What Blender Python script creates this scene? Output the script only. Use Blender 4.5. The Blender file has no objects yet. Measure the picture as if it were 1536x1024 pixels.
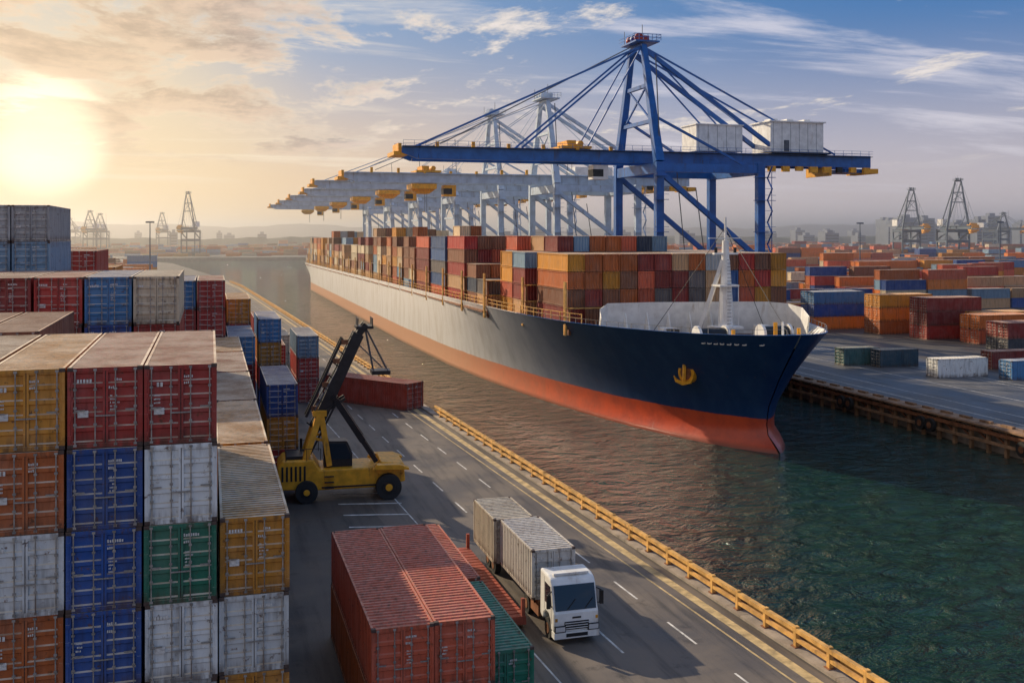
import bpy, math, random
from mathutils import Vector, Matrix
import numpy as np
random.seed(7); RND=random.Random(11)
sc=bpy.context.scene
col=sc.collection
TH=math.radians(16.25)
# ---------------- node helpers ----------------
class NT:
    def __init__(s,tree): s.t=tree; s.n=tree.nodes; s.l=tree.links
    def new(s,typ,ins=None,**kw):
        nd=s.n.new(typ)
        for k,v in kw.items(): setattr(nd,k,v)
        if ins:
            for k,v in ins.items(): s.set(nd.inputs[k],v)
        return nd
    def set(s,sock,v):
        if isinstance(v,bpy.types.NodeSocket): s.l.new(v,sock)
        else: sock.default_value=v
    def m(s,op,a,b=None,c=None,clamp=False):
        nd=s.n.new('ShaderNodeMath'); nd.operation=op; nd.use_clamp=clamp
        s.set(nd.inputs[0],a)
        if b is not None: s.set(nd.inputs[1],b)
        if c is not None: s.set(nd.inputs[2],c)
        return nd.outputs[0]
    def vm(s,op,a,b=None):
        nd=s.n.new('ShaderNodeVectorMath'); nd.operation=op
        s.set(nd.inputs[0],a)
        if b is not None: s.set(nd.inputs[1],b)
        return nd.outputs['Value'] if op in('DOT_PRODUCT','LENGTH') else nd.outputs[0]
    def mix(s,f,a,b,bt='MIX'):
        nd=s.n.new('ShaderNodeMix'); nd.data_type='RGBA'; nd.blend_type=bt
        s.set(nd.inputs[0],f); s.set(nd.inputs[6],a); s.set(nd.inputs[7],b)
        return nd.outputs[2]
    def ramp(s,f,a,b,lo=0.,hi=1.):
        nd=s.n.new('ShaderNodeMapRange'); nd.interpolation_type='SMOOTHSTEP'
        s.set(nd.inputs[0],f); nd.inputs[1].default_value=a; nd.inputs[2].default_value=b
        nd.inputs[3].default_value=lo; nd.inputs[4].default_value=hi
        return nd.outputs[0]
    def noise(s,vec,scale,detail=4,rough=.55,dist=0.):
        nd=s.n.new('ShaderNodeTexNoise')
        s.set(nd.inputs['Vector'],vec); nd.inputs['Scale'].default_value=scale
        nd.inputs['Detail'].default_value=detail; nd.inputs['Roughness'].default_value=rough
        nd.inputs['Distortion'].default_value=dist
        return nd.outputs[0]
def c4(c): return (c[0],c[1],c[2],1.)
def newmat(name):
    m=bpy.data.materials.new(name); m.use_nodes=True
    T=NT(m.node_tree); b=m.node_tree.nodes['Principled BSDF']
    return m,T,b
def simple(name,c,rough=.5,metal=0.,var=.25,scale=1.5,dirt=None,bump=0.):
    m,T,b=newmat(name)
    tc=T.new('ShaderNodeTexCoord').outputs['Object']
    n=T.noise(tc,scale,4,.6)
    dark=c4([x*(1-var) for x in c]); light=c4([min(1,x*(1+var)) for x in c])
    cc=T.mix(T.ramp(n,.3,.7),dark,light)
    if dirt:
        sv=T.vm('MULTIPLY',tc,(1.,1.,.15))
        n2=T.noise(sv,scale*1.7,5,.65)
        cc=T.mix(T.ramp(n2,.55,.75,0,.8),cc,c4(dirt))
    T.set(b.inputs['Base Color'],cc); b.inputs['Roughness'].default_value=rough; b.inputs['Metallic'].default_value=metal
    if bump:
        bp=T.new('ShaderNodeBump',{'Height':T.noise(tc,scale*6,4),'Strength':bump,'Distance':.05})
        T.set(b.inputs['Normal'],bp.outputs[0])
    return m
# ---------------- materials ----------------
def container_mat(name,attr):
    m,T,b=newmat(name)
    tcn=T.new('ShaderNodeTexCoord'); geo=T.new('ShaderNodeNewGeometry')
    if attr:
        a=T.new('ShaderNodeAttribute',attribute_name='Col'); base=a.outputs['Color']; dust=.75
        pos=geo.outputs['Position']
    else:
        a=T.new('ShaderNodeObjectInfo'); base=a.outputs['Color']; dust=a.outputs['Alpha']; rnd=a.outputs['Random']
        pos=T.vm('ADD',tcn.outputs['Object'],T.new('ShaderNodeCombineXYZ',{0:T.m('MULTIPLY',rnd,97.),1:T.m('MULTIPLY',rnd,53.)}).outputs[0])
    n=T.noise(pos,.7,4,.6)
    cc=T.mix(T.ramp(n,.35,.75,0,.25),base,T.mix(.5,base,(.45,.42,.38,1)))
    sv=T.vm('MULTIPLY',pos,(3.,3.,.35))
    n2=T.noise(sv,1.,5,.65)
    cc=T.mix(T.ramp(n2,.48,.76,0,.65),cc,T.mix(.25,(.035,.022,.016,1),base))
    rgh=T.ramp(n2,.35,.7,.38,.75)
    if not attr:
        n3=T.noise(pos,3.5,7,.7)
        rust=T.ramp(n3,.59,.67,0,.85)
        cc=T.mix(rust,cc,T.mix(T.ramp(T.noise(pos,11.,3),.4,.6),(.16,.06,.022,1),(.07,.03,.015,1)))
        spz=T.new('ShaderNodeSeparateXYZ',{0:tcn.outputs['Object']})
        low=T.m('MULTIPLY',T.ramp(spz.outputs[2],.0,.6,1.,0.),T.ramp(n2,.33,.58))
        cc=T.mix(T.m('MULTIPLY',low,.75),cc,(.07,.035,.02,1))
        top=T.m('MULTIPLY',T.ramp(spz.outputs[2],2.1,2.55,0.,1.),T.ramp(T.noise(sv,1.9,4,.6),.45,.65))
        cc=T.mix(T.m('MULTIPLY',top,.5),cc,(.10,.045,.022,1))
    sep=T.new('ShaderNodeSeparateXYZ',{0:geo.outputs['Normal']})
    up=T.ramp(sep.outputs[2],.5,.9)
    nd=T.noise(pos,.5,5,.65)
    dustc=T.mix(T.ramp(nd,.35,.65),(.46,.34,.22,1),(.80,.69,.53,1))
    df=T.m('MULTIPLY',T.m('MULTIPLY',up,dust),T.ramp(nd,.2,.5,.6,1.))
    cc=T.mix(df,cc,dustc)
    T.set(b.inputs['Base Color'],cc); T.set(b.inputs['Roughness'],rgh)
    if attr:
        ps=T.new('ShaderNodeSeparateXYZ',{0:pos})
        w=T.m('SINE',T.m('MULTIPLY',T.m('ADD',ps.outputs[0],ps.outputs[1]),2*math.pi/.42))
        bp=T.new('ShaderNodeBump',{'Height':w,'Strength':1.,'Distance':.06})
    else:
        bp=T.new('ShaderNodeBump',{'Height':T.noise(pos,2.,3),'Strength':.45,'Distance':.07})
    T.set(b.inputs['Normal'],bp.outputs[0])
    return m
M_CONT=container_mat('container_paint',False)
M_CARGO=container_mat('cargo_paint',True)
M_ROD=simple('lock_rod_steel',(.32,.30,.28),.45,.4,.4,3.,(.12,.05,.025))
M_DARK=simple('dark_rubber',(.02,.02,.02),.7)
M_DECAL=simple('container_lettering',(.65,.63,.6),.5,0,.3,9.)
M_CASTING=simple('corner_casting',(.09,.06,.05),.6,.2,.4,4.)
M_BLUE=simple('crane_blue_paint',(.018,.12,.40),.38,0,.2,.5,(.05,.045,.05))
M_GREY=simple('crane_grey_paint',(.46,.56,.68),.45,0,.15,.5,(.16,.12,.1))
M_FARC=simple('far_crane_paint',(.08,.12,.17),.6,0,.1,.3)
M_WHITE=simple('white_paint',(.80,.80,.78),.4,0,.12,.8,(.42,.34,.27))
M_YEL=simple('yellow_paint',(.80,.37,.02),.42,0,.2,1.5,(.16,.08,.03))
M_YEL2=simple('barrier_yellow_paint',(.64,.36,.10),.55,0,.35,1.2,(.10,.055,.03))
M_BLK=simple('black_steel',(.018,.019,.022),.4,.2,.3,2.)
M_RED=simple('red_paint',(.4,.04,.02),.5)
M_RUST=simple('rusty_steel',(.22,.09,.04),.75,.1,.4,1.5)
M_TIMB=simple('weathered_timber',(.27,.16,.09),.8,0,.4,1.,(.06,.035,.02),.3)
M_CONC=simple('concrete',(.34,.29,.24),.85,0,.25,.7,(.1,.08,.06),.3)
M_DECK=simple('deck_paint',(.16,.10,.08),.7,0,.3,.6)
M_CABLE=simple('steel_cable',(.10,.11,.13),.5,.3)
M_LINE=simple('road_marking_white',(.58,.56,.52),.7,0,.35,1.3,(.10,.09,.085))
M_LINEY=simple('road_marking_yellow',(.50,.37,.18),.7,0,.35,1.3,(.12,.10,.08))
m,T,b=newmat('window_glass'); b.inputs['Base Color'].default_value=(.012,.022,.035,1); b.inputs['Roughness'].default_value=.06; b.inputs['Coat Weight'].default_value=.6; M_GLASS=m
m,T,b=newmat('headlight_glass'); b.inputs['Base Color'].default_value=(.6,.6,.6,1); b.inputs['Roughness'].default_value=.15; M_LAMP=m
def asphalt(name,c1,c2,spec=.45):
    m,T,b=newmat(name)
    pos=T.new('ShaderNodeNewGeometry').outputs['Position']
    n=T.noise(pos,.12,5,.6); n2=T.noise(T.vm('MULTIPLY',pos,(1.6,.12,1.)),.8,5,.6); n3=T.noise(pos,14.,3,.6)
    cc=T.mix(T.ramp(n,.3,.7),c4(c1),c4(c2))
    cc=T.mix(T.ramp(n2,.46,.70,0,.75),cc,(.024,.023,.024,1))
    n4=T.noise(T.vm('ADD',pos,(40,3,0)),.6,6,.7)
    cc=T.mix(T.ramp(n4,.56,.70,0,.6),cc,(.022,.020,.018,1))
    cc=T.mix(T.ramp(n3,.4,.7,0,.3),cc,(.16,.14,.12,1))
    T.set(b.inputs['Base Color'],cc)
    T.set(b.inputs['Roughness'],T.ramp(n,.3,.7,.42,.75))
    bp=T.new('ShaderNodeBump',{'Height':n3,'Strength':.4,'Distance':.02}); T.set(b.inputs['Normal'],bp.outputs[0])
    return m
M_GROUND=asphalt('yard_ground',(.055,.052,.05),(.10,.088,.075))
M_ROAD=asphalt('asphalt_road',(.075,.068,.062),(.19,.155,.125))
M_APRON=asphalt('quay_apron',(.06,.065,.08),(.14,.14,.145))
# water
m,T,b=newmat('water_surface'); M_WATER=m
pos=T.new('ShaderNodeNewGeometry').outputs['Position']
rot=T.new('ShaderNodeMapping',{'Vector':pos}); rot.inputs['Rotation'].default_value=(0,0,.35); rot.inputs['Scale'].default_value=(.7,1.,1.)
pr=rot.outputs[0]
w1=T.noise(pr,.16,3,.5,.3); w2=T.noise(pr,.55,5,.60,.6); w3=T.noise(pos,2.4,4,.6,.3)
# sharpened crests for the choppy wavelets
cr=T.m('POWER',w2,2.2)
h=T.m('ADD',T.m('ADD',T.m('MULTIPLY',w1,1.2),T.m('MULTIPLY',cr,2.6)),T.m('MULTIPLY',w3,.22))
bp=T.new('ShaderNodeBump',{'Height':h,'Strength':1.,'Distance':1.55}); T.set(b.inputs['Normal'],bp.outputs[0])
big=T.noise(pos,.02,4,.5)
T.set(b.inputs['Base Color'],T.mix(T.ramp(big,.35,.65),(.009,.052,.040,1),(.012,.058,.056,1)))
b.inputs['Roughness'].default_value=.04; b.inputs['IOR'].default_value=1.42
# hull
m,T,b=newmat('hull_paint_and_glare'); M_HULL=m
pos=T.new('ShaderNodeNewGeometry').outputs['Position']; sp=T.new('ShaderNodeSeparateXYZ',{0:pos})
nn=T.noise(T.vm('MULTIPLY',pos,(.5,.5,.12)),1.1,6,.65); n5=T.noise(pos,.35,6,.65)
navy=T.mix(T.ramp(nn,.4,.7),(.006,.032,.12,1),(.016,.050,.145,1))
glare_grey=T.mix(T.ramp(nn,.4,.7),(.80,.78,.76,1),(.66,.62,.57,1))
glare_fac=T.ramp(T.m('ADD',sp.outputs[1],T.m('MULTIPLY',n5,10.)),112.,186.)  # navy pales to grey aft: haze glare painted into the hull colour
up=T.mix(glare_fac,navy,glare_grey)
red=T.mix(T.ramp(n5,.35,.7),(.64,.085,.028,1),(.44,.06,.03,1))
red_glare=T.mix(glare_fac,red,(.66,.36,.22,1))  # boot-top red bleached aft by the same painted glare
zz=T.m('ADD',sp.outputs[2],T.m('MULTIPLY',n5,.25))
cc=T.mix(T.ramp(zz,.72,.78),red_glare,up)
cc=T.mix(T.ramp(zz,-2.4,-1.7,.6,0),cc,(.05,.035,.02,1))
rs=T.noise(T.vm('MULTIPLY',pos,(1.,1.,.12)),1.7,6,.7)
cc=T.mix(T.ramp(rs,.61,.76,0,.5),cc,(.17,.075,.035,1))
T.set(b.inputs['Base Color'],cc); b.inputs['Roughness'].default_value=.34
pl=T.new('ShaderNodeTexBrick'); pl.inputs['Scale'].default_value=1.; pl.inputs['Mortar Size'].default_value=.02; pl.inputs['Brick Width'].default_value=6.; pl.inputs['Row Height'].default_value=2.2
T.set(pl.inputs['Vector'],T.new('ShaderNodeCombineXYZ',{0:sp.outputs[1],1:sp.outputs[2]}).outputs[0])
bp=T.new('ShaderNodeBump',{'Height':T.m('ADD',T.noise(pos,.4,3),T.m('MULTIPLY',pl.outputs['Fac'],-.15)),'Strength':.3,'Distance':.15}); T.set(b.inputs['Normal'],bp.outputs[0])
# ---------------- mesh builder ----------------
class MB:
    def __init__(s,mats): s.v=[];s.f=[];s.mi=[];s.mats=mats
    def add(s,vs,fs,mi=0):
        o=len(s.v); s.v.extend([tuple(v) for v in vs]); s.f.extend([tuple(i+o for i in f) for f in fs]); s.mi.extend([mi]*len(fs))
    def box(s,x0,x1,y0,y1,z0,z1,mi=0):
        s.add([(x0,y0,z0),(x1,y0,z0),(x1,y1,z0),(x0,y1,z0),(x0,y0,z1),(x1,y0,z1),(x1,y1,z1),(x0,y1,z1)],
              [(3,2,1,0),(4,5,6,7),(0,1,5,4),(1,2,6,5),(2,3,7,6),(3,0,4,7)],mi)
    def beam(s,p,q,w,h=None,mi=0,w2=None,h2=None):
        h=h or w; w2=w2 or w; h2=h2 or h
        p=Vector(p);q=Vector(q);d=(q-p).normalized()
        up=Vector((0,0,1)) if abs(d.z)<.95 else Vector((1,0,0))
        a=d.cross(up).normalized(); u=a.cross(d).normalized()
        vs=[]
        for c,ww,hh in((p,w,h),(q,w2,h2)):
            for i,j in((-1,-1),(1,-1),(1,1),(-1,1)): vs.append(c+a*i*ww/2+u*j*hh/2)
        s.add(vs,[(3,2,1,0),(4,5,6,7),(0,1,5,4),(1,2,6,5),(2,3,7,6),(3,0,4,7)],mi)
    def cyl(s,p,q,r,n=12,mi=0,r2=None):
        r2=r if r2 is None else r2
        p=Vector(p);q=Vector(q);d=(q-p).normalized()
        up=Vector((0,0,1)) if abs(d.z)<.95 else Vector((1,0,0))
        a=d.cross(up).normalized(); u=a.cross(d).normalized()
        vs=[];
        for c,rr in((p,r),(q,r2)):
            for i in range(n):
                t=2*math.pi*i/n; vs.append(c+a*math.cos(t)*rr+u*math.sin(t)*rr)
        fs=[(i,(i+1)%n,n+(i+1)%n,n+i) for i in range(n)]+[tuple(range(n-1,-1,-1)),tuple(range(n,2*n))]
        s.add(vs,fs,mi)
    def prism(s,prof,axis,a,b,mi=0):
        n=len(prof); f=(lambda t,p:(t,p[0],p[1])) if axis=='x' else (lambda t,p:(p[0],t,p[1]))
        vs=[f(a,p) for p in prof]+[f(b,p) for p in prof]
        fs=[(i,(i+1)%n,n+(i+1)%n,n+i) for i in range(n)]+[tuple(range(n-1,-1,-1)),tuple(range(n,2*n))]
        s.add(vs,fs,mi)
    def mesh(s,name,smooth=False):
        me=bpy.data.meshes.new(name); me.from_pydata(s.v,[],s.f)
        for m in s.mats: me.materials.append(m)
        me.polygons.foreach_set('material_index',s.mi)
        if smooth: me.polygons.foreach_set('use_smooth',[True]*len(s.f))
        import bmesh
        bm=bmesh.new(); bm.from_mesh(me); bmesh.ops.recalc_face_normals(bm,faces=bm.faces); bm.to_mesh(me); bm.free()
        return me
    def obj(s,name,parent=None,loc=(0,0,0),rot=0.,smooth=False,bevel=0.):
        o=bpy.data.objects.new(name,s.mesh(name,smooth)); col.objects.link(o)
        o.location=loc; o.rotation_euler=(0,0,rot)
        if parent: o.parent=parent
        if bevel:
            md=o.modifiers.new('bevel','BEVEL'); md.width=bevel; md.segments=2; md.limit_method='ANGLE'
        return o
def empty(name,loc=(0,0,0),rot=0.):
    e=bpy.data.objects.new(name,None); col.objects.link(e); e.location=loc; e.rotation_euler=(0,0,rot); e.empty_display_size=1; return e
# ---------------- container template ----------------
_tmpl={}
def ctemplate(w,l,h,var=0):
    k=(round(w,2),round(l,2),round(h,2),var)
    if k in _tmpl: return _tmpl[k]
    B=MB([M_CONT,M_ROD,M_DECAL,M_CASTING]); hw=w/2
    p=.09
    for x in(-hw,hw-p):
        for y in(0,l-p*1.3): B.box(x,x+p,y,y+p*1.3,.0,h)
        B.box(x+ (0.004 if x<0 else .0),x+p-(.0 if x<0 else .004),p*1.3,l-p*1.3,0,.15); B.box(x+(0.004 if x<0 else 0),x+p-(0 if x<0 else .004),p*1.3,l-p*1.3,h-.08,h)
    for y in(0.004,l-.104):
        B.box(-hw+p,hw-p,y,y+.1,0,.13); B.box(-hw+p,hw-p,y,y+.1,h-.12,h-.003)
    for x in(-hw-.004,hw-.17+.004):
        for y in(-.006,l-.17+.006):
            for z in(0,h-.12+.004): B.box(x,x+.17,y,y+.17,z,z+.12,3)
    def corr(n0,n1,period,amp):
        n=max(1,int((n1-n0)/period)); pts=[];st=(n1-n0)/n
        for i in range(n):
            a=n0+i*st; pts+= [(a,0),(a+st*.30,0),(a+st*.42,1),(a+st*.78,1),(a+st*.9,0)]
        pts.append((n1,0)); return [(t,o*amp) for t,o in pts]
    pts=corr(.117,l-.117,.29,.05)
    for sgn in(-1,1):
        vs=[];fs=[]
        for t,o in pts:
            x=sgn*(hw-.012-o); vs+=[(x,t,.15),(x,t,h-.08)]
        for i in range(len(pts)-1): fs.append((2*i,2*i+2,2*i+3,2*i+1))
        B.add(vs,fs)
    pts=corr(.1,l-.1,.30,.045); vs=[];fs=[]
    for t,o in pts:
        vs+=[(-hw+p,t,h-.01-o),(hw-p,t,h-.01-o)]
    for i in range(len(pts)-1): fs.append((2*i,2*i+1,2*i+3,2*i+2))
    B.add(vs,fs)
    pts=corr(-hw+p,hw-p,.29,.045); vs=[];fs=[]
    for t,o in pts: vs+=[(t,l-.02-o,.13),(t,l-.02-o,h-.12)]
    for i in range(len(pts)-1): fs.append((2*i,2*i+1,2*i+3,2*i+2))
    B.add(vs,fs)
    B.add([(-hw+.05,.1,.02),(hw-.05,.1,.02),(hw-.05,l-.1,.02),(-hw+.05,l-.1,.02)],[(0,1,2,3)])
    z0,z1=.13,h-.12; nb=5; st=(z1-z0)/nb; prof=[]
    for i in range(nb):
        a=z0+i*st; prof+=[(a,.03),(a+.06,.03),(a+.10,.085),(a+st-.10,.085),(a+st-.06,.03)]
    prof.append((z1,.03))
    for x0,x1 in((-hw+p,-.012),(.012,hw-p)):
        B.box(x0+.002,x0+.07,.018,.06,z0+.001,z1-.001); B.box(x1-.07,x1-.002,.018,.06,z0+.001,z1-.001)
        vs=[];fs=[]
        for z,o in prof: vs+=[(x0+.07,o,z),(x1-.07,o,z)]
        for i in range(len(prof)-1): fs.append((2*i,2*i+1,2*i+3,2*i+2))
        B.add(vs,fs)
    B.box(-.012,.012,.04,.06,z0,z1,3)
    for x in(-hw*.80,-hw*.27,hw*.27,hw*.80):
        B.cyl((x,-.012,.06),(x,-.012,h-.05),.022,6,1)
        for z in(.09,.75,h*.5,h-.7,h-.08): B.box(x-.05,x+.05,-.035,.02,z-.035,z+.035,1)
        B.box(x-.02 if x<0 else x-.30,x+.30 if x<0 else x+.02,-.05,-.02,1.0+(.18 if abs(x)>hw/2 else 0),1.045+(.18 if abs(x)>hw/2 else 0),1)
    for x in(-hw+.06,hw-.06):
        for z in(.35,.95,1.6,h-.4): B.box(x-.06,x+.06,-.012,.02,z-.06,z+.06)
    r=random.Random(var*31+5)
    def txt(x,z,n,sz):
        for i in range(n):
            if r.random()<.88: B.box(x+i*sz*.75,x+i*sz*.75+sz*.5,.0,.012,z,z+sz*r.choice([1,1,.8]),2)
    txt(.10,h-.45+r.uniform(-.06,.05),r.randint(5,7),r.uniform(.07,.1)); txt(.10,h-.62-r.uniform(0,.1),4,.08)
    if var%2==0:
        for j in range(5): txt(.14,h-.95-j*.11,6+r.randint(-2,2),.05)
    if var%3!=0: txt(-hw+.28,h-.5-r.uniform(0,.2),r.randint(3,5),r.uniform(.1,.15))
    if var%3==1: B.box(-hw+.3,-hw+.62,.0,.012,h*.38,h*.38+.22,2)
    if var%4==3: 
        for j in range(3): txt(-hw+.3,h-1.0-j*.12,5,.055)
    me=B.mesh('container_mesh'); _tmpl[k]=me; return me
def container(x0,y0,z0,colr,w=2.36,l=12.19,h=2.57,dust=.8,rot=0.,var=None,jit=.03):
    var=RND.randint(0,9) if var is None else var
    o=bpy.data.objects.new('shipping_container',ctemplate(w,l,h,var)); col.objects.link(o)
    k=RND.uniform(.82,1.15)
    o.color=(min(1,colr[0]*k),min(1,colr[1]*k),min(1,colr[2]*k),dust)
    o.location=(x0+w/2+RND.uniform(-jit,jit),y0+RND.uniform(-jit,jit)*2.5,z0); o.rotation_euler=(0,0,rot)
    return o
OCH=(.62,.26,.025);RED=(.42,.035,.025);MAR=(.24,.03,.025);BLU=(.012,.07,.29);WHI=(.70,.72,.72);GRN=(.012,.18,.11)
RUS=(.48,.12,.025);GBL=(.20,.33,.46);CRM=(.70,.58,.40);BRN=(.26,.10,.05);GRY=(.40,.41,.41);SKB=(.06,.22,.46);LRD=(.62,.12,.055)
PAL=[OCH,RED,RED,MAR,BLU,WHI,RUS,RUS,GBL,CRM,BRN,GRY,SKB,GRN]
def stack(xr,y,cols,n,w=2.26,hp=2.59,l=12.19,dust=.9,z=0):
    for i in range(n):
        c=cols[i] if i<len(cols) else RND.choice(PAL)
        container(xr-w,y,z+(n-1-i)*hp,c,w,l,hp-.02,dust)
stack(-4.45,35.5,[OCH,RUS,WHI,RUS,BLU],6); stack(-6.80,35.5,[BRN,RED,BLU],6)
stack(-2.12,35.5,[RED,BLU,BLU,BLU,RED],6); stack(.21,35.5,[RED,WHI,GRN,WHI,GRY],6)
stack(2.57,35.6,[OCH,WHI,OCH,RUS],4)
y=48.4
for c in([OCH,RED],[BRN,BLU],[RED,WHI],[OCH,RUS]):
    stack(2.55,y,c,4,dust=1.); y+=12.7
for i,xr in enumerate((-7.2,-9.7,-12.2,-14.7,-17.2)): stack(xr,49.3,[BRN,RED],6,w=2.4,dust=.4)
for i,(xr,c) in enumerate(((-1.8,[CRM,RED]),(-4.55,[SKB,BLU,RED]),(-7.3,[RED,MAR,BLU]),(-10.1,[MAR,RED]),(-12.8,[RED,WHI]))): stack(xr,66,c,6,w=2.62,hp=2.87)
for xr,c in((-11.5,[GRY,GBL,RED,WHI]),(-14.2,[GRY,GBL,MAR,WHI]),(-16.9,[GRY,GBL,RED,BLU]),(-19.6,[GRY,BLU,RED]),(-22.3,[GRY,GBL,RED])): stack(xr,84,c,8,w=2.6,hp=2.74)
stack(6.78,84.5,[BLU,OCH,RED],3,w=2.44)
for xr,n,c in((4.0,4,[SKB,RED]),(1.35,6,[RED,RED,BLU]),(-1.25,6,[SKB,RED]),(-3.9,5,[RED]),(-6.5,5,[OCH])): stack(xr,98,c,n,w=2.44)
stack(-10.5,107,[RED],7,w=2.44); stack(-13.1,107,[MAR],7,w=2.44)
stack(7.6,117.5,[SKB,OCH,RED],4,w=2.44); stack(4.1,112,[OCH,RED],5,w=2.44); stack(1.4,112,[RED],5,w=2.44)
stack(12.3,123.5,[GBL,RED,RED],3,w=2.44)
for Y in(125,139,153,168,184,200):
    x=-3.+RND.uniform(0,4)-(Y-125)*.03
    while x>-70*Y/150:
        n=RND.choice([4,5,5,6]) if Y<160 else RND.choice([3,4,5])
        if x> -4: n=min(n,4)
        for _ in range(RND.randint(1,3)):
            stack(x,Y,[RND.choice(PAL[:7]+[BRN,RUS])],max(2,n-RND.randint(0,2)),w=2.44,dust=.55); x-=2.52
        x-=RND.choice([0,0,1.2])
for Y,xr,n in((139,9.5,2),(152,11.,2),(153,8.4,3),(168,8.,2),(182,5.,2)): stack(xr,Y,[RND.choice([GBL,RED,CRM])],n,w=2.44)
for xr in(8.08,10.5):
    stack(xr,38.2,[LRD,RUS],2,w=2.36,dust=.14,l=13.2)
stack(13.0,41.3,[GRN],1,w=2.4,dust=.12,l=8.6); stack(13.0,50.3,[LRD],1,w=2.4,dust=.15,l=10)
# ---------------- flat rack ----------------
B=MB([simple('flatrack_paint',(.33,.07,.04),.6,0,.3,1.,(.08,.04,.03)),M_RUST])
B.box(-1,1,0,12,.25,.62); 
for i in range(24): B.box(-.98,.98,i*.5+.03,i*.5+.42,.622,.66,0)
for y in(.1,11.7): 
    for x in(-.98,.8): B.box(x,x+.18,y,y+.2,.62,1.5)
for y in(1,4,8,11): B.box(-.9,.9,y,y+.3,0,.25,1)
B.obj('flat_rack',loc=(14.2,49.6,0))
A=Vector((21.0,114.3,0)); Bp=Vector((12.9,125.0,0)); d=(Bp-A); 
o=container(0,0,0,(.46,.06,.03),2.9,13.4,3.0,.3,jit=0)
o.rotation_euler=(0,0,math.atan2(d.y,d.x)-math.pi/2); nrm=Vector((d.y,-d.x,0)).normalized(); o.location=A+nrm*1.45
# ---------------- ground / water ----------------
EDGE=[(-200,30.5),(0,29.2),(43,27.2),(112,23.9),(250,18),(388,11.6),(510,1),(720,-24),(880,-75)]
def ex(y): return float(np.interp(y,[e[0] for e in EDGE],[e[1] for e in EDGE]))
g=MB([M_GROUND,M_CONC]); F=20000
L=[(-F,-200,0)]+[(x,y,0) for y,x in EDGE]+[(-F,880,0)]
g.add(L,[tuple(range(len(L)))])
g.add([(-F,880,0),(-75,880,0),(77,880,0),(F,880,0),(F,F,0),(-F,F,0)],[(0,1,2,3,4,5)])
g.add([(77,-200,0),(F,-200,0),(F,880,0),(77,880,0)],[(0,1,2,3)])
for (y0,x0),(y1,x1) in zip(EDGE[:-1],EDGE[1:]): g.add([(x0,y0,0),(x1,y1,0),(x1,y1,-7),(x0,y0,-7)],[(0,1,2,3)],1)
g.add([(-75,880,0),(77,880,0),(77,880,-7),(-75,880,-7)],[(0,1,2,3)],1)
g.add([(77,880,0),(77,-200,0),(77,-200,-7),(77,880,-7)],[(0,1,2,3)],1)
me=bpy.data.meshes.new('ground'); me.from_pydata(g.v,[],g.f); [me.materials.append(m) for m in g.mats]; me.polygons.foreach_set('material_index',g.mi)
col.objects.link(bpy.data.objects.new('ground',me))
w=MB([M_WATER]); w.add([(-200,-400,-2.5),(400,-400,-2.5),(400,1000,-2.5),(-200,1000,-2.5)],[(0,1,2,3)]); w.obj('water')
def strip(name,mat,off0,off1,y0,y1,z,step=8,dash=None,mb=None):
    B=mb or MB([mat])
    y=y0
    while y<y1:
        L=dash[0] if dash else step
        a,b=y,min(y+L,y1)
        B.add([(ex(a)-off0,a,z),(ex(a)-off1,a,z),(ex(b)-off1,b,z),(ex(b)-off0,b,z)],[(0,1,2,3)])
        y+= (dash[0]+dash[1]) if dash else step
    if not mb: return B.obj(name)
strip('road',M_ROAD,14.5,.9,0,500,.004)
B=MB([M_LINE]); strip('',None,4.6,4.48,0,420,.009,dash=(3,3.5),mb=B); strip('',None,8.4,8.28,0,420,.009,dash=(3,3.5),mb=B); strip('',None,12.4,12.3,0,420,.009,mb=B)
for i in range(7): B.add([(9+i*.0,70+i*3.1,.013),(13.5,69+i*3.1,.013),(13.5,69.25+i*3.1,.013),(9,70.25+i*3.1,.013)],[(0,1,2,3)])
B.obj('road_marking')
B=MB([M_LINEY]); strip('',None,1.9,1.35,0,500,.009,mb=B); strip('',None,2.6,2.48,0,500,.009,mb=B); B.obj('road_edge_line')
B=MB([M_CONC])
for y in range(0,500,8):
    a,b=y+.01,y+7.98
    vs=[]
    for yy in(a,b): vs+=[(ex(yy)-.75,yy,0),(ex(yy)+.05,yy,0),(ex(yy)+.05,yy,.14),(ex(yy)-.75,yy,.14)]
    B.add(vs,[(0,1,2,3),(7,6,5,4),(0,4,5,1),(1,5,6,2),(2,6,7,3),(3,7,4,0)])
B.obj('quay_kerb')
def barrier(y0,y1):
    B=MB([M_YEL2,M_RUST]); y=y0; st=2.6
    while y<y1:
        a,b=y,min(y+st,y1); xa,xb=ex(a)-.35,ex(b)-.35
        B.beam((xa,a,.95),(xb,b,.95),.26,.20); B.beam((xa,a,.5),(xb,b,.5),.2,.16)
        B.beam((xa+.62,a,.3),(xb+.62,b,.3),.3,.3)
        B.box(xa-.11,xa+.11,a-.11,a+.11,.14,1.12,0); B.beam((xa+.05,a,.7),(xa+.62,a,.25),.12,.12,1)
        B.box(xa-.2,xa+.2,a-.2,a+.2,.14,.18,1)
        y+=st
    return B.obj('quay_barrier')
barrier(2,111); barrier(129,430)
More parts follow.
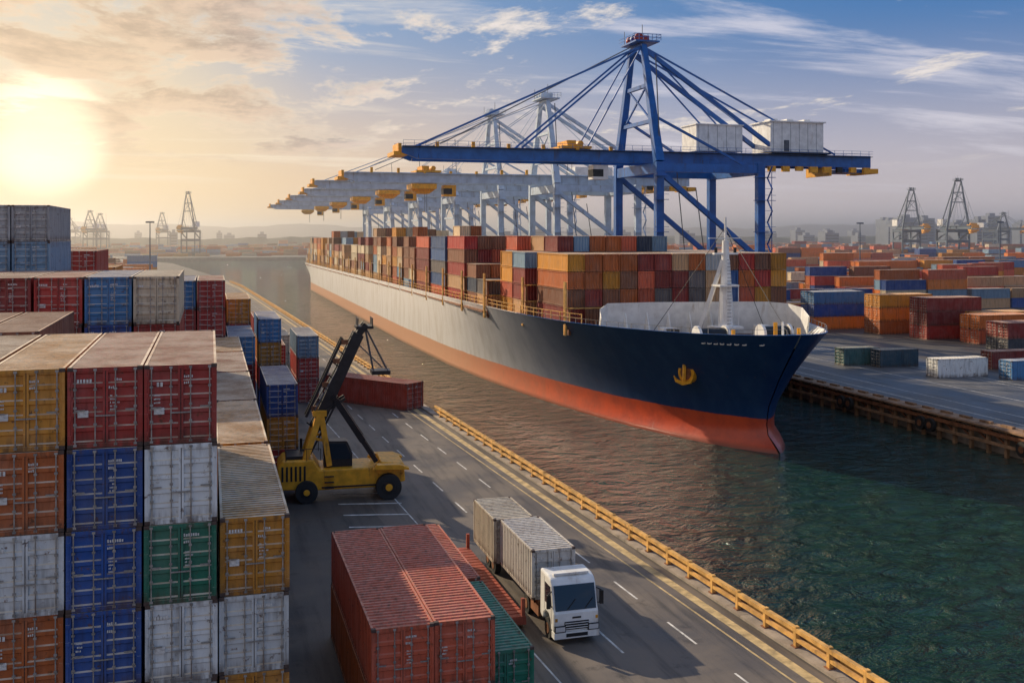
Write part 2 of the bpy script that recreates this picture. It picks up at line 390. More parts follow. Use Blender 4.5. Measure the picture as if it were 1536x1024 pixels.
# right quay
B=MB([M_APRON]); B.add([(77.6,-100,.004),(108,-100,.004),(108,860,.004),(77.6,860,.004)],[(0,1,2,3)]); B.obj('quay_apron_road')
B=MB([M_LINE])
for x in(84.,92,100): B.add([(x,0,.009),(x+.14,0,.009),(x+.14,500,.009),(x,500,.009)],[(0,1,2,3)])
for x in(80.,101.):
    for dx in(0,.25): B.add([(x+dx+.5,0,.009),(x+dx+.6,0,.009),(x+dx+.6,500,.009),(x+dx+.5,500,.009)],[(0,1,2,3)])
B.obj('apron_marking')
B=MB([M_TIMB,M_DARK,M_RUST,M_CONC])
B.box(75.9,77.6,30,460,.02,.32,0)
B.box(75.7,75.95,30,460,-.55,-.2,2); B.box(75.7,75.95,30,460,-1.5,-1.2,0); B.box(75.6,76.,30,460,.1,.28,0)
y=30; kk=0
while y<460:
    B.box(75.95,76.3,y,y+.35,-4,.0,0)
    B.beam((76.1,y,-1.4),(76.1,y+2.4,-.2),.16,.16,2)
    if kk%6==2:
        for dy in(0,1.6):
            B.cyl((75.3,y+.8+dy,-1.1),(75.7,y+.8+dy,-1.1),.75,18,1); B.cyl((75.25,y+.8+dy,-1.1),(75.3,y+.8+dy,-1.1),.35,12,2)
    y+=2.5; kk+=1
for y in range(40,460,3): B.box(76.6,77.,y,y+1.6,.32,.55,0)
B.obj('quay_fender_wall')
# ---------------- cargo boxes merged ----------------
class Cargo:
    def __init__(s): s.v=[];s.f=[];s.c=[]
    def box(s,x0,x1,y0,y1,z0,z1,c,lod=1):
        o=len(s.v)
        s.v+= [(x0,y0,z0),(x1,y0,z0),(x1,y1,z0),(x0,y1,z0),(x0,y0,z1),(x1,y0,z1),(x1,y1,z1),(x0,y1,z1)]
        n=8; s.f.append(tuple(o+i for i in(4,5,6,7)))
        sides=[(0,1,5,4,(0,1,0)),(1,2,6,5,(-1,0,0)),(2,3,7,6,(0,-1,0)),(3,0,4,7,(1,0,0))]
        for a,b,c_,d,nr in sides:
            if lod==0: s.f.append((o+a,o+b,o+c_,o+d)); continue
            P=[Vector(s.v[o+i]) for i in(a,b,c_,d)]
            e=(P[1]-P[0]).normalized()*.13; u=Vector((0,0,.13)); nv=Vector(nr)*.08
            q=[P[0]+e+u,P[1]-e+u,P[2]-e-u,P[3]+e-u]; k=o+n
            s.v+=[tuple(t) for t in q]+[tuple(t+nv) for t in q]; n+=8
            ou=[o+a,o+b,o+c_,o+d]
            for i in range(4):
                j=(i+1)%4; s.f.append((ou[i],ou[j],k+j,k+i)); s.f.append((k+i,k+j,k+4+j,k+4+i))
            s.f.append((k+4,k+5,k+6,k+7))
        s.c+= [(c[0],c[1],c[2],1.)]*n
    def obj(s,name,parent=None,loc=(0,0,0)):
        me=bpy.data.meshes.new(name); me.from_pydata(s.v,[],s.f); me.materials.append(M_CARGO)
        ca=me.color_attributes.new('Col','FLOAT_COLOR','POINT'); ca.data.foreach_set('color',np.array(s.c,dtype=np.float32).ravel())
        o=bpy.data.objects.new(name,me); col.objects.link(o); o.parent=parent; o.location=loc; return o
def vary(c,a=.2):
    k=1+RND.uniform(-a,a); return tuple(min(.9,x*k) for x in c)
# ---------------- ship ----------------
SX=55.3
ship=empty('container_ship',(SX,95,0))
def rel(p): return (p[0]-SX,p[1]-95,p[2])
US=[0,.12,.3,.6,1.2,2,3,4.2,5.8,7.5,9.5,12,15,18,22,26,31,36,42,48,55,62,70,80,100,120,150,180,215,250,290,325,345,354]
def hbw(u): return float(np.interp(u,[0,.6,1.8,4,7.5,12,18,26,36,48,62,80,120,325,354],[.05,.7,1.6,3.0,4.7,6.5,8.4,10.2,12,13.7,15.2,16.4,17.3,17.3,14]))
def hbt(u): return float(np.interp(u,[0,.12,.3,.6,1.2,2,4,7.5,12,18,26,36,48,62,80,354],[.1,.9,1.5,2.2,3.1,4.0,5.7,7.9,9.9,12.3,14.6,16.1,16.9,17.2,17.3,17.3]))
def rim(u): return 9.3+.6*math.exp(-u/9)-max(0,u-60)*.0055
def stem(z):
    return float(np.interp(z,[-4,-2.9,-2.2,-1.2,.2,2,5,9.9],[92.6,92.3,93.3,95.2,95.6,95.1,93.1,89.]))
NK=14
def hullpt(u,k,sgn,inset=0):
    z=-4.+(rim(u)+4)*k
    t=max(0,(z+2.5)/(rim(u)+2.5)); hb=hbw(u)+(hbt(u)-hbw(u))*t**1.7
    if z<-1.2 and u<6: hb=max(hb,1.3*math.sin(min(1,(u+.15)/3)*math.pi/2))
    sy=stem(z); Y=442-(442-sy)*(1-u/354.)
    return (SX+sgn*max(.02,hb-inset),Y,z)
B=MB([M_HULL])
for sgn in(-1,1):
    vs=[];fs=[]
    for u in US:
        for k in range(NK+1): vs.append(rel(hullpt(u,k/NK,sgn)))
    for i in range(len(US)-1):
        for k in range(NK):
            a=i*(NK+1)+k; fs.append((a,a+1,a+NK+2,a+NK+1))
    B.add(vs,fs)
vs=[rel(hullpt(354,k/NK,-1)) for k in range(NK+1)]+[rel(hullpt(354,k/NK,1)) for k in range(NK,-1,-1)]
B.add(vs,[tuple(range(len(vs)))])
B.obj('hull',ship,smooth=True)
B=MB([M_WHITE,M_DECK,M_BLUE])
DZ=1.5
def deckpt(u,sgn):
    z=rim(u)-DZ; k=(z+4)/(rim(u)+4); q=hullpt(u,k,sgn,.30); return (q[0],q[1]+.3*math.exp(-u/1.5),z)
for sgn in(-1,1):
    vs=[]
    for u in US:
        p=hullpt(u,1,sgn); q=hullpt(u,1,sgn,.22); yo=.25*math.exp(-u/1.5)
        vs+=[rel((p[0],p[1],p[2]+.002)),rel((q[0],q[1]+yo,p[2]+.02)),rel(deckpt(u,sgn))]
    for i in range(len(US)-1):
        a=3*i; B.add([vs[a],vs[a+1],vs[a+4],vs[a+3]],[(0,1,2,3)],2 if US[i]<40 else 0); B.add([vs[a+1],vs[a+2],vs[a+5],vs[a+4]],[(0,1,2,3)],0)
vs=[];fs=[]
for u in US:
    q=deckpt(u,-1);r=deckpt(u,1)
    vs+=[rel((q[0],q[1],q[2]+.03)),rel((r[0],r[1],r[2]+.03))]
for i in range(len(US)-1): fs.append((2*i,2*i+1,2*i+3,2*i+2))
B.add(vs,fs,1)
for u in np.arange(1.5,30,1.5):
    for sgn in(-1,1):
        a=Vector(rel(hullpt(u,1,sgn,.3))); b_=Vector(rel(deckpt(u,sgn))); c_=b_+Vector((-sgn*.5,.2,0)); B.add([a,b_,c_],[(0,1,2)],0)
B.obj('bulwark_and_deck',ship)
B=MB([M_WHITE])
pts=[(43.2,112.0,10.0),(43.5,113.1,11.0),(44.8,113.9,11.6),(50,113.0,11.7),(55.3,111.9,11.7),(60.5,111.0,11.7),(63.6,109.9,11.7),(65.0,108.0,11.6),(65.2,105.2,11.3),(64.3,102.3,10.5)]
for (x0,y0,z0),(x1,y1,z1) in zip(pts[:-1],pts[1:]):
    vs=[]
    for x,y,z in((x0,y0,z0),(x1,y1,z1)): vs+=[rel((x,y,7.8)),rel((x,y+.2,7.8)),rel((x,y+.2-(.5),z)),rel((x,y-.5,z))]
    B.add(vs,[(0,1,5,4),(1,2,6,5),(2,3,7,6),(3,0,4,7)])
for i in range(7):
    x=46+i*2.7; B.prism([(112.0-95,7.8),(110.2-95,7.8),(111.2-95,10.6)],'x',x-SX,x-SX+.12)
B.obj('breakwater',ship)
B=MB([M_WHITE,M_BLK,M_YEL,M_RUST])
cx,cy=SX+.8,106.
r_=lambda x,y,z:rel((x,y,z))
M0=cx-SX
B.cyl(r_(cx,cy,7.8),r_(cx,cy,14),.9,14,0,.65); B.cyl(r_(cx,cy,14),r_(cx,cy,19),.55,12,0,.36); B.cyl(r_(cx,cy,19),r_(cx,cy,21.6),.14,8,0)
B.box(M0-1.6,M0+1.6,cy-95-1.3,cy-95+1.3,9.0,9.3); B.box(M0-1.2,M0+1.2,cy-95-1,cy-95+1,13.8,14.0)
B.box(M0-1.5,M0+1.5,cy-95-.25,cy-95+.25,17.4,17.6); B.box(M0-2.1,M0+2.1,cy-95-.1,cy-95+.1,19.2,19.3)
for s in(-1,1):
    B.beam((M0+s*2.3,cy-95+2.5,7.8),(M0+s*.3,cy-95,16.8),.4,.4); B.cyl((M0+s*1.2,cy-95,17.6),(M0+s*1.2,cy-95,18.2),.18,8,1)
    B.beam((M0+s*1.1,cy-95-1,9.3),(M0+s*1.1,cy-95-1,14),.05,.05)
    B.cyl((M0,cy-95,20.5),(M0+s*7.5,cy-95+4,8.),.035,5,1)
B.cyl((M0,cy-95,20.5),(0,-4,9.5),.035,5,1)
for z in np.arange(9.6,17,.4): B.box(M0-.25,M0+.25,cy-95-.95,cy-95-.9,z,z+.04,1)
for s in(-1,1):
    B.cyl((s*3.8-1.6,5.5,8.9),(s*3.8+1.6,5.5,8.9),.8,16,1); B.cyl((s*3.8-1.8,5.5,8.9),(s*3.8-1.5,5.5,8.9),1.05,16,0); B.cyl((s*3.8+1.5,5.5,8.9),(s*3.8+1.8,5.5,8.9),1.05,16,0)
    B.box(s*3.8-1.9,s*3.8+1.9,5.0,6.8,7.8,8.5,3)
    for (bx,by) in((5.4,4.4),(7.8,10),(2.6,-1.5),(9.6,14)):
        for k in(0,.9): B.cyl((s*bx,by+k,7.8),(s*bx,by+k,8.75),.25,10,1); B.cyl((s*bx,by+k,8.75),(s*bx,by+k,8.85),.34,10,1)
    B.box(s*6.-.8,s*6.+.8,11,12.6,7.8,9.2,0); B.cyl((s*3.8,.6,7.8),(s*3.8,.6,9.9),.2,10,2)
    B.box(s*7.-.5,s*7.+.5,7.6,8.8,7.8,9.4,1)
B.cyl((0,-2.6,7.8),(0,-2.6,10.9),.12,8,0); B.cyl((2,2.2,7.8),(2,2.2,10.4),.22,8,2)
B.obj('foredeck_gear',ship)
B=MB([M_ROD,M_YEL2,M_RUST])
us=list(np.arange(.3,36,1.9))
for u in us:
    for sgn in(-1,1):
        p=Vector(rel(hullpt(u,1,sgn,.12))); B.beam(p,p+Vector((0,0,.55)),.05,.05)
for a,b_ in zip(us[:-1],us[1:]):
    for sgn in(-1,1):
        p=Vector(rel(hullpt(a,1,sgn,.12)));q=Vector(rel(hullpt(b_,1,sgn,.12))); p.z+=.55;q.z+=.55; B.beam(p,q,.035,.035)
us=np.arange(24,350,2.4)
for a,b_ in zip(us[:-1],us[1:]):
    p=Vector(rel(hullpt(a,1,-1,.2)));q=Vector(rel(hullpt(b_,1,-1,.2)))
    B.beam(p,p+Vector((0,0,1.1)),.10,.10,1)
    for dz in(.55,1.05): B.beam(p+Vector((0,0,dz)),q+Vector((0,0,dz)),.07,.07,1)
B.obj('deck_railing',ship)
p=Vector(rel(hullpt(8.,.66,-1))); p2=Vector(rel(hullpt(10.,.66,-1))); tn=(p2-p).normalized(); nr=Vector((-tn.y,tn.x,0)).normalized()
if nr.x>0: nr=-nr
B=MB([M_YEL,M_RUST,M_BLK])
pc=p+nr*.15
B.cyl(pc-nr*.9,pc+nr*.12,1.1,18,0); B.cyl(pc+nr*.13,pc+nr*.16,.75,16,1)
B.beam(pc+nr*.35+Vector((0,0,.9)),pc+nr*.45-Vector((0,0,1.1)),.28,.28,0)
cb=pc+nr*.5-Vector((0,0,1.1))
for s in(-1,1):
    B.beam(cb,cb+tn*s*.9+Vector((0,0,.2)),.36,.36,0,.28,.28); B.beam(cb+tn*s*.9+Vector((0,0,.15)),cb+tn*s*1.35+Vector((0,0,.7)),.3,.28,0,.08,.08)
B.obj('anchor',ship)
B=MB([M_DECAL]); uu=1.2
for i,ch in enumerate('m vosooni '):
    a=Vector(rel(hullpt(uu,.92,-1)));b_=Vector(rel(hullpt(uu+.42,.92,-1))); t=(b_-a).normalized(); n=Vector((t.y,-t.x,.3)).normalized()
    if n.x>0 : n=Vector((-n.x,-n.y,n.z))
    ofs=n*.08
    if ch!=' ':
        for dz,hh in((0,.1),(.3,.1)): B.beam(a+ofs+Vector((0,0,dz)),a+t*.42+ofs+Vector((0,0,dz)),.08,hh)
        B.beam(a+ofs,a+ofs+Vector((0,0,.36)),.08,.08); 
        if i%2: B.beam(a+ofs+t*.4,a+t*.4+ofs+Vector((0,0,.36)),.08,.08)
    uu+=.62
B.obj('bow_lettering',ship)
# cargo bays
HS,WS=2.15,2.3
TAN=(.56,.33,.17)
fpal=[RUS,RUS,MAR,MAR,RED,RED,BRN,BRN,TAN,OCH,GRY,(.03,.10,.28),(.03,.05,.09),(.14,.12,.12),LRD,GBL]
apal=[(.66,.50,.32),TAN,CRM,CRM,RUS,BRN,GBL,GRY,TAN,MAR,OCH,BRN]
y=118.; bi=0
while y<428:
    C=Cargo(); x0=41.3 if bi==0 else(40.2 if bi==1 else 38.6); x1=72.9
    n=int((x1-x0)/WS+.01); zb=8.7-max(0,y-150)*.0055
    pal=fpal if y<175 else (fpal+apal if y<220 else apal)
    base_t=4 if bi==0 else 5
    two=RND.random()<.5 and bi>0
    for seg in(range(2) if two else range(1)):
        L=5.95 if two else 12.1; ya=y+seg*6.15; t=base_t
        portdrop=RND.choice([0,0,0,1,1,3]) if bi>1 else 0
        pw=RND.randint(1,4)
        for i in range(n):
            if i%3==0: t=base_t-(1 if RND.random()<.15 else 0)+(1 if RND.random()<.18 and 2<bi<20 else 0)
            if bi==0: t=4
            tt=t-(portdrop if i<pw else 0)
            if bi==1: tt=4 if i>8 or i<2 else 5
            if bi==2: tt=4 if i>9 else tt
            sc_=RND.choice(pal)
            for k in range(max(1,tt)):
                c=vary(sc_ if RND.random()<.3 else RND.choice(pal),.25)
                if bi==0 and i<4: c=vary(RND.choice([TAN,RUS,BRN,OCH,RUS,MAR]),.2)
                C.box(x0+i*WS+.05-SX,x0+(i+1)*WS-.05-SX,ya-95,ya+L-95,zb+k*HS+.03,zb+(k+1)*HS-.03,c)
    C.obj('cargo_bay',ship)
    B=MB([M_YEL2,M_RUST])
    yb=y-1.0-95
    for i in range(0,n+1,2):
        xx=x0+i*WS-SX; B.box(xx-.12,xx+.12,yb,yb+.5,7.6,zb+(2 if bi else 1)*HS,1)
    for k in range(1,3 if bi else 2): B.box(x0-SX-.6,x1-SX+.3,yb-.1,yb+.6,zb+k*HS-.1,zb+k*HS,0)
    for xx in(x0-SX-.5,):
        B.box(xx-.1,xx+.12,yb-.05,yb+.15,7.6,zb+2*HS+1,0); B.box(xx-.1,xx+.12,yb+.4,yb+.6,7.6,zb+2*HS+1,0)
        B.box(x0-SX-.7 if bi>1 else x0-SX-.2,x0-SX+.1,yb+.7,yb+12.5,zb-.35,zb-.1,1)
    B.obj('lashing_bridge',ship)
    y+=13.9; bi+=1
# ---------------- ship to shore cranes ----------------
def sts(name,loc,main,apex=56.,tip=-47.,back=50.,det=True,rot=0.,boomz=34.4,apexx=0.,half=10.):
    E=empty(name,loc,rot); ms=[main,M_WHITE,M_YEL,M_RED,M_BLK,M_CABLE]
    B=MB(ms)
    for x in(0,21):
        for s in(-10,10):
            B.box(x-.75,x+.75,s-.65,s+.65,2.2,boomz-1.3)
            B.box(x-.6,x+.6,s-3.4,s+3.4,1.2,2.2)
            for k in range(-3,4,2): B.cyl((x-.35,s+k,.5),(x+.35,s+k,.5),.5,10,4)
        B.box(x-.7,x+.7,-9.35,9.35,13,15); B.box(x-.6,x+.6,-9.35,9.35,boomz-3.4,boomz-1.5)
        B.box(x-.55,x+.55,-9.35,9.35,2.3,3.6)
    for s in(-10,10):
        B.box(.75,20.25,s-.5,s+.5,13.2,14.9); B.box(.75,20.25,s-.5,s+.5,boomz-3.2,boomz-1.6)
        B.beam((.6,s,boomz-3.5),(20.4,s,15.2),.9,.9)
        B.beam((apexx,s,boomz-1.3),(apexx,s*.28,apex),1.6,1.6,0,1.,1.)
        B.beam((apexx+.5,s*.28,apex-1),(30,s*.3,boomz+1.2),.75,.75)
        B.beam((apexx,s*.62,boomz+8),(18,s*.9,boomz-1.5),.45,.45)
    for z,f in((apex-8,.45),(apex-15,.68),(apex,.28)): B.beam((apexx,-10*f,z),(apexx,10*f,z),.7,.7)
    B.beam((apexx,-6.7,apex-15),(apexx,4.4,apex-8),.3,.3); B.beam((apexx,6.7,apex-15),(apexx,-4.4,apex-8),.3,.3)
    B.obj('portal_frame',E)
    B=MB(ms)
    for s in(-3.2,3.2):
        B.box(tip+3,back,s-.5,s+.5,boomz-1.2,boomz+1.2)
        B.beam((tip+3,s,boomz),(tip,s,boomz+.5),1.,2.4,0,1.,1.3)
    for x in np.arange(tip+1,back,5.5): B.box(x,x+.5,-2.7,2.7,boomz-.5,boomz+.3)
    rng=np.arange(tip,back,2.) if det else []
    for s in(-4.5,4.5):
        B.box(tip,back,min(s,s*.82),max(s,s*.82),boomz+.9,boomz+1.0,4 if det else 0)
        if det:
            for dz in(1.5,2.05): B.box(tip,back,s-.03,s+.03,boomz+dz,boomz+dz+.05,0)
            for x in rng: B.box(x,x+.06,s-.03,s+.03,boomz+1.,boomz+2.1,0)
    B.box(tip-1.5,tip+1,-3.5,3.5,boomz-.6,boomz+.1,2); B.box(tip-.6,tip,-3,3,boomz+.1,boomz+1.6,2)
    B.box(back-.5,back+1.6,-4,4,boomz-2.4,boomz-1.4,2); B.box(back-6,back-1,-3.6,3.6,boomz-2.2,boomz-1.5,0)
    B.box(back-10,back-9.6,-4.4,4.4,boomz-3,boomz-1.2,2)
    for x in np.arange(23,back,3.1): B.box(x,x+1.0+RND.uniform(0,.8),-4.6,-3.9,boomz-2.-RND.uniform(0,.5),boomz-1.25,2 if RND.random()<.5 else 4)
    for x in np.arange(tip+6,-4,RND.uniform(5,7)): B.box(x,x+.6,-4.2,-3.75,boomz+1.0,boomz+1.0+RND.uniform(.6,1.3),2)
    B.obj('boom',E)
    B=MB(ms)
    tpz=apex+.2; kk=1. if det else .45
    for s in(-3.,3.):
        for bx,wd in((tip+3,.36),(tip*.52,.36),(tip*.25,.25)):
            B.beam((apexx-.3,s*.9,tpz-.4),(bx,s,boomz+1.3),wd*kk,wd*kk,0)
        B.beam((apexx,s*.9,tpz-.5),(back-8,s,boomz+1.4),.3*kk,.3*kk,0)
        B.beam((apexx,s*.8,tpz),(21,s,boomz+1.4),.25*kk,.25*kk,0)
        B.cyl((apexx,s*.5,tpz+.5),(tip+8,s*.5,boomz+2.),.08,5,5)
    for k in((-.2,.12),(4,.1),(8,.1)):
        B.cyl((k[0],-9.,boomz+(2 if k[0]>1 else 18)-k[0]),(k[0]+1.5,-9.5,16),k[1],5,5)
    B.box(apexx-2,apexx+3,-3.8,3.8,apex+.5,apex+.8,0)
    for z in(1.3,1.9):
        B.box(apexx-2.3,apexx-2.2,-4,4,apex+z,apex+z+.09,0);B.box(apexx+3.1,apexx+3.2,-4,4,apex+z,apex+z+.09,0)
        B.box(apexx-2.3,apexx+3.2,-4,-3.9,apex+z,apex+z+.09,0)
    for i in range(7): B.box(apexx-2.3+i*.9,apexx-2.2+i*.9,-4,-3.9,apex+.8,apex+2,0)
    for s in(-2,0,2): B.cyl((apexx-.6,s-.3,apex+1.5),(apexx-.6,s+.3,apex+1.5),.9,14,3 if det and s else 0)
    B.box(apexx+.6,apexx+2,-1,1,apex+.8,apex+2.2,3 if det else 0)
    B.cyl((apexx+1,0,apex+2.2),(apexx+1,0,apex+4.5),.07,5,5); B.cyl((apexx-1.5,3,apex+.8),(apexx-1.5,3,apex+3.5),.06,5,5)
    B.obj('stays_and_masthead',E)
    B=MB(ms)
    if det:
        B.box(27,39,-3.6,3.6,boomz+1.7,boomz+7.6,1); B.box(26.6,39.4,-4,4,boomz+7.6,boomz+7.85,1); B.box(26.5,40,-4.8,4.8,boomz+1.25,boomz+1.6,4)
        for i in range(6): B.box(27.6+i*1.95,27.65+i*1.95,-3.63,-3.6,boomz+1.8,boomz+7.5,5)
        B.box(30,31.2,-3.66,-3.6,boomz+1.8,boomz+4,5)
        for x in(28.5,32,36): B.box(x,x+1.4,-1.4,1.4,boomz+7.85,boomz+8.5,1)
        B.box(11.,21,-3.2,3.2,boomz+1.5,boomz+6.6,1); B.box(10.8,21.2,-3.5,3.5,boomz+6.6,boomz+6.8,1)
        for i in range(5): B.box(11.5+i*2,11.55+i*2,-3.23,-3.2,boomz+1.6,boomz+6.5,5)
    else:
        B.box(25,37,-3.4,3.4,boomz+1.5,boomz+6.2,1)
    B.box(24,back-1,-5.,-4.93,boomz+1.4,boomz+1.47,0)
    tx=-14 if det else -30
    B.box(tx-3,tx+3,-4,4,boomz+1.3,boomz+1.8,2); B.box(tx-1.5,tx+.2,-3,3,boomz+1.8,boomz+2.9,2); B.cyl((tx+1.5,-2,boomz+2.4),(tx+1.5,2,boomz+2.4),.6,10,2)
    B.box(tx+4,tx+7,-2.2,.6,boomz-4.3,boomz-1.6,2 if not det else 1); B.box(tx+3.9,tx+6,-2.25,.5,boomz-3.8,boomz-2.4,4)
    if not det: B.box(tx-4,tx+2,-3.5,3.5,boomz-2.6,boomz-1.4,2); B.prism([(tx-4,boomz-2.6),(tx+2,boomz-2.6),(tx+.5,boomz-3.7),(tx-2.5,boomz-3.7)],'y',-2,2,2)
    for s in(-1.2,1.2): B.cyl((tx,s,boomz-1.3),(tx,s,boomz-8 if not det else boomz-2.5),.05,5,5)
    n=14
    for i in range(n):
        z0=3+i*(boomz-5)/n; z1=3+(i+1)*(boomz-5)/n; a,b_=(-12.6,-10.9) if i%2==0 else(-10.9,-12.6)
        B.beam((21+1.1,a,z0),(21+1.1,b_,z1),.3,.06,0)
        B.box(20.6,22.0,min(b_,b_+.5*(1 if b_>a else -1)),max(b_,b_+.5*(1 if b_>a else -1)),z1,z1+.06,0)
    for yy in(-12.7,): B.box(21.9,22.,yy-.05,yy+.05,2,boomz-3,0)
    for z in(20.,26.,boomz-4):
        B.box(-1.4,1.4,-11.4,-10.7,z,z+.1,0); B.box(-1.4,1.4,-11.4,-11.34,z+1,z+1.07,0)
        B.box(19.2,23.6,-11.4,-10.7,z,z+.1,0); B.box(19.2,23.6,-11.4,-11.34,z+1,z+1.07,0)
    B.obj('machinery_and_cab',E)
    if half!=10.: E.scale=(half/10.,half/10.,1)
    return E
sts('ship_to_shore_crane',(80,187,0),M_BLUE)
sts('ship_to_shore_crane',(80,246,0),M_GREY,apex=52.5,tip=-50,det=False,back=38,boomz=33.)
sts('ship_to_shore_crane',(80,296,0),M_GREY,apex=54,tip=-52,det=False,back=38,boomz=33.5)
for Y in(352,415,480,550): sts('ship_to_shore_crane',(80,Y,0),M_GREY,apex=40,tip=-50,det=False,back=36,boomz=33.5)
def P(px,d):
    r=(px-768)/1554*d; return (r*math.cos(TH)+d*math.sin(TH), d*math.cos(TH)-r*math.sin(TH))
for px,d,ap,rt,hf in((1367,780,52,80,7),(1437,740,57,74,8),(1505,1000,38,100,8),(282,900,54,70,6),(135,1100,42,80,7),(150,1150,40,85,7),(243,1300,44,80,7),(105,1500,40,70,8)):
    x,y=P(px,d); sts('gantry_crane',(x,y,0),M_FARC,apex=ap,det=False,rot=math.radians(rt),back=26,tip=-34,boomz=24,half=hf)
# ---------------- yards ----------------
def yard(xf0,xf1,y0,y1,mean,pal,loc,name,row=10.):
    C=Cargo(); y=y0
    while y<y1:
        x=xf0(y); X1=xf1(y)
        while x+12.5<X1:
            t=max(1,min(5,int(RND.gauss(mean,.9)+.5)))
            run=min(RND.randint(1,3),max(1,int((X1-x)/12.7)))
            for rr in range(run):
                for dy in range(2 if y<450 else 1):
                    for k in range(max(0,t-RND.randint(0,1))):
                        L=12.1; hh=2.59
                        C.box(x+rr*12.7-loc[0],x+rr*12.7+L-loc[0],y+dy*2.6-loc[1],y+dy*2.6+(2.44 if y<450 else 5)-loc[1],k*hh,(k+1)*hh-.03,vary(RND.choice(pal),.25),1 if y<330 else 0)
            x+=run*12.7+(RND.choice([1.,1.,1.,5.,8.]))
        y+=row if y<450 else row*1.9
    return C.obj(name,loc=loc)
ORG=(.74,.20,.03)
rp=[RUS,LRD,OCH,ORG,ORG,ORG,BRN,SKB,GBL,CRM,RED,TAN,BLU,LRD]
yard(lambda y:118+RND.uniform(0,6),lambda y:y*.80+90,228,1000,2.5,rp,(150,230,0),'container_yard',row=9.2)
yard(lambda y:-y*.32-60,lambda y:min(ex(y)-24,-14-(y-215)*.02),215,860,2.2,rp,(-50,215,0),'container_yard')
yard(lambda y:-900,lambda y:900,930,1500,1.6,rp,(0,930,0),'container_yard',row=16)
def longc(x,y,z,c,l=12.19,name=None):
    o=container(0,0,0,c,2.44,l,2.57,.7,jit=0); o.rotation_euler=(0,0,-math.pi/2); o.location=(x,y,z); return o
for px0,dp,cs in((1216,214,[SKB,BLU,ORG]),(1230,222,[BLU,SKB,RUS]),(1314,204,[OCH,ORG,RUS]),(1384,194,[MAR,MAR,RED]),(1462,186,[ORG,(.6,.12,.04)]),(1460,193,[OCH,LRD]),(1504,170,[MAR,(.05,.06,.08)])):
    x,y=P(px0,dp)
    n=len(cs)
    for j in range(2):
        for k,c in enumerate(cs): longc(x,y+j*2.6,(n-1-k)*2.59,c)
for px0,dp,c,l in((1259,156,(.05,.13,.13),6.2),(1313,154,(.03,.08,.12),6.6),(1398,143,WHI,8.2),(1480,152,MAR,8),(1508,141,SKB,8)):
    x,y=P(px0,dp); longc(x,y,0,c,l)
# ---------------- reach stacker ----------------
E=empty('reach_stacker',(9.8,79.,0),math.radians(-3))
B=MB([M_YEL,M_BLK,M_GLASS,M_DARK])
B.prism([(-5.,1.0),(-5.,2.6),(-4.6,3.1),(-2.4,3.1),(-1.9,2.35),(2.4,2.35),(2.6,2.75),(4.3,2.55),(4.4,1.2),(2.4,.85),(-2,.85)],'y',-1.75,1.75,0)
B.obj('chassis',E,bevel=.1)
B=MB([M_YEL,M_BLK,M_GLASS,M_DARK])
for i in range(6): B.box(-4.7+i*.32,-4.55+i*.32,-1.79,-1.74,1.6,2.7,1)
B.box(-4.4,-2.7,-1.3,1.3,3.1,3.35,1); B.cyl((-3.2,1.2,3.1),(-3.2,1.2,4.2),.1,8,1)
B.box(-5.25,-5.,-1.6,1.6,1.,2.1,1); B.box(-1.8,2.3,-1.8,-1.74,1.,1.12,1)
for x in(2.5,4.2): B.box(x-.1,x+.0,-1.95,1.95,1.7,1.85,0)
B.prism([(1.9,2.3),(4.6,2.2),(4.6,2.32),(3.9,2.6),(2.2,2.65)],'y',-2.45,-1.76,0); B.prism([(1.9,2.3),(4.6,2.2),(4.6,2.32),(3.9,2.6),(2.2,2.65)],'y',1.76,2.45,0)
for k in range(3): B.box(-1.6,-.9,-2.05,-1.8,1.0+k*.42,1.06+k*.42,1)
for s in(-1.7,1.7):
    for x in(-4.4,-2.9,-1.9): B.box(x,x+.05,s-.03,s+.03,3.05,3.95,1)
    B.box(-4.4,-1.85,s-.025,s+.025,3.9,3.95,1)
B.obj('body_panels',E,bevel=.02)
B=MB([M_BLK,M_GLASS,M_YEL])
B.prism([(-1.6,2.36),(-1.6,4.1),(-1.2,4.3),(.1,4.25),(.5,3.3),(.5,2.36)],'y',-1.0,.4,0)
B.prism([(-1.4,2.9),(-1.35,4.0),(-1.1,4.12),(.0,4.08),(.36,3.3),(.36,2.9)],'y',-1.03,-1.0,1)
B.prism([(.53,3.28),(.14,4.15),(.17,4.15),(.56,3.28)],'y',-.9,.3,1)
B.obj('operator_cab',E,bevel=.03)
for x,r,ys in((-2.9,.82,(-1.75,1.75)),(3.1,.95,(-2.,2.))):
    for y in ys:
        s=1 if y>0 else -1
        B=MB([M_DARK,M_YEL,M_BLK]); B.cyl((x,y-.38,r),(x,y+.38,r),r,28,0); B.cyl((x,y+s*.37,r),(x,y+s*.42,r),r*.52,20,2); B.cyl((x,y+s*.41,r),(x,y+s*.46,r),r*.28,14,1)
        B.obj('wheel',E,bevel=.06)
B=MB([M_YEL,M_BLK,M_CABLE,M_RUST])
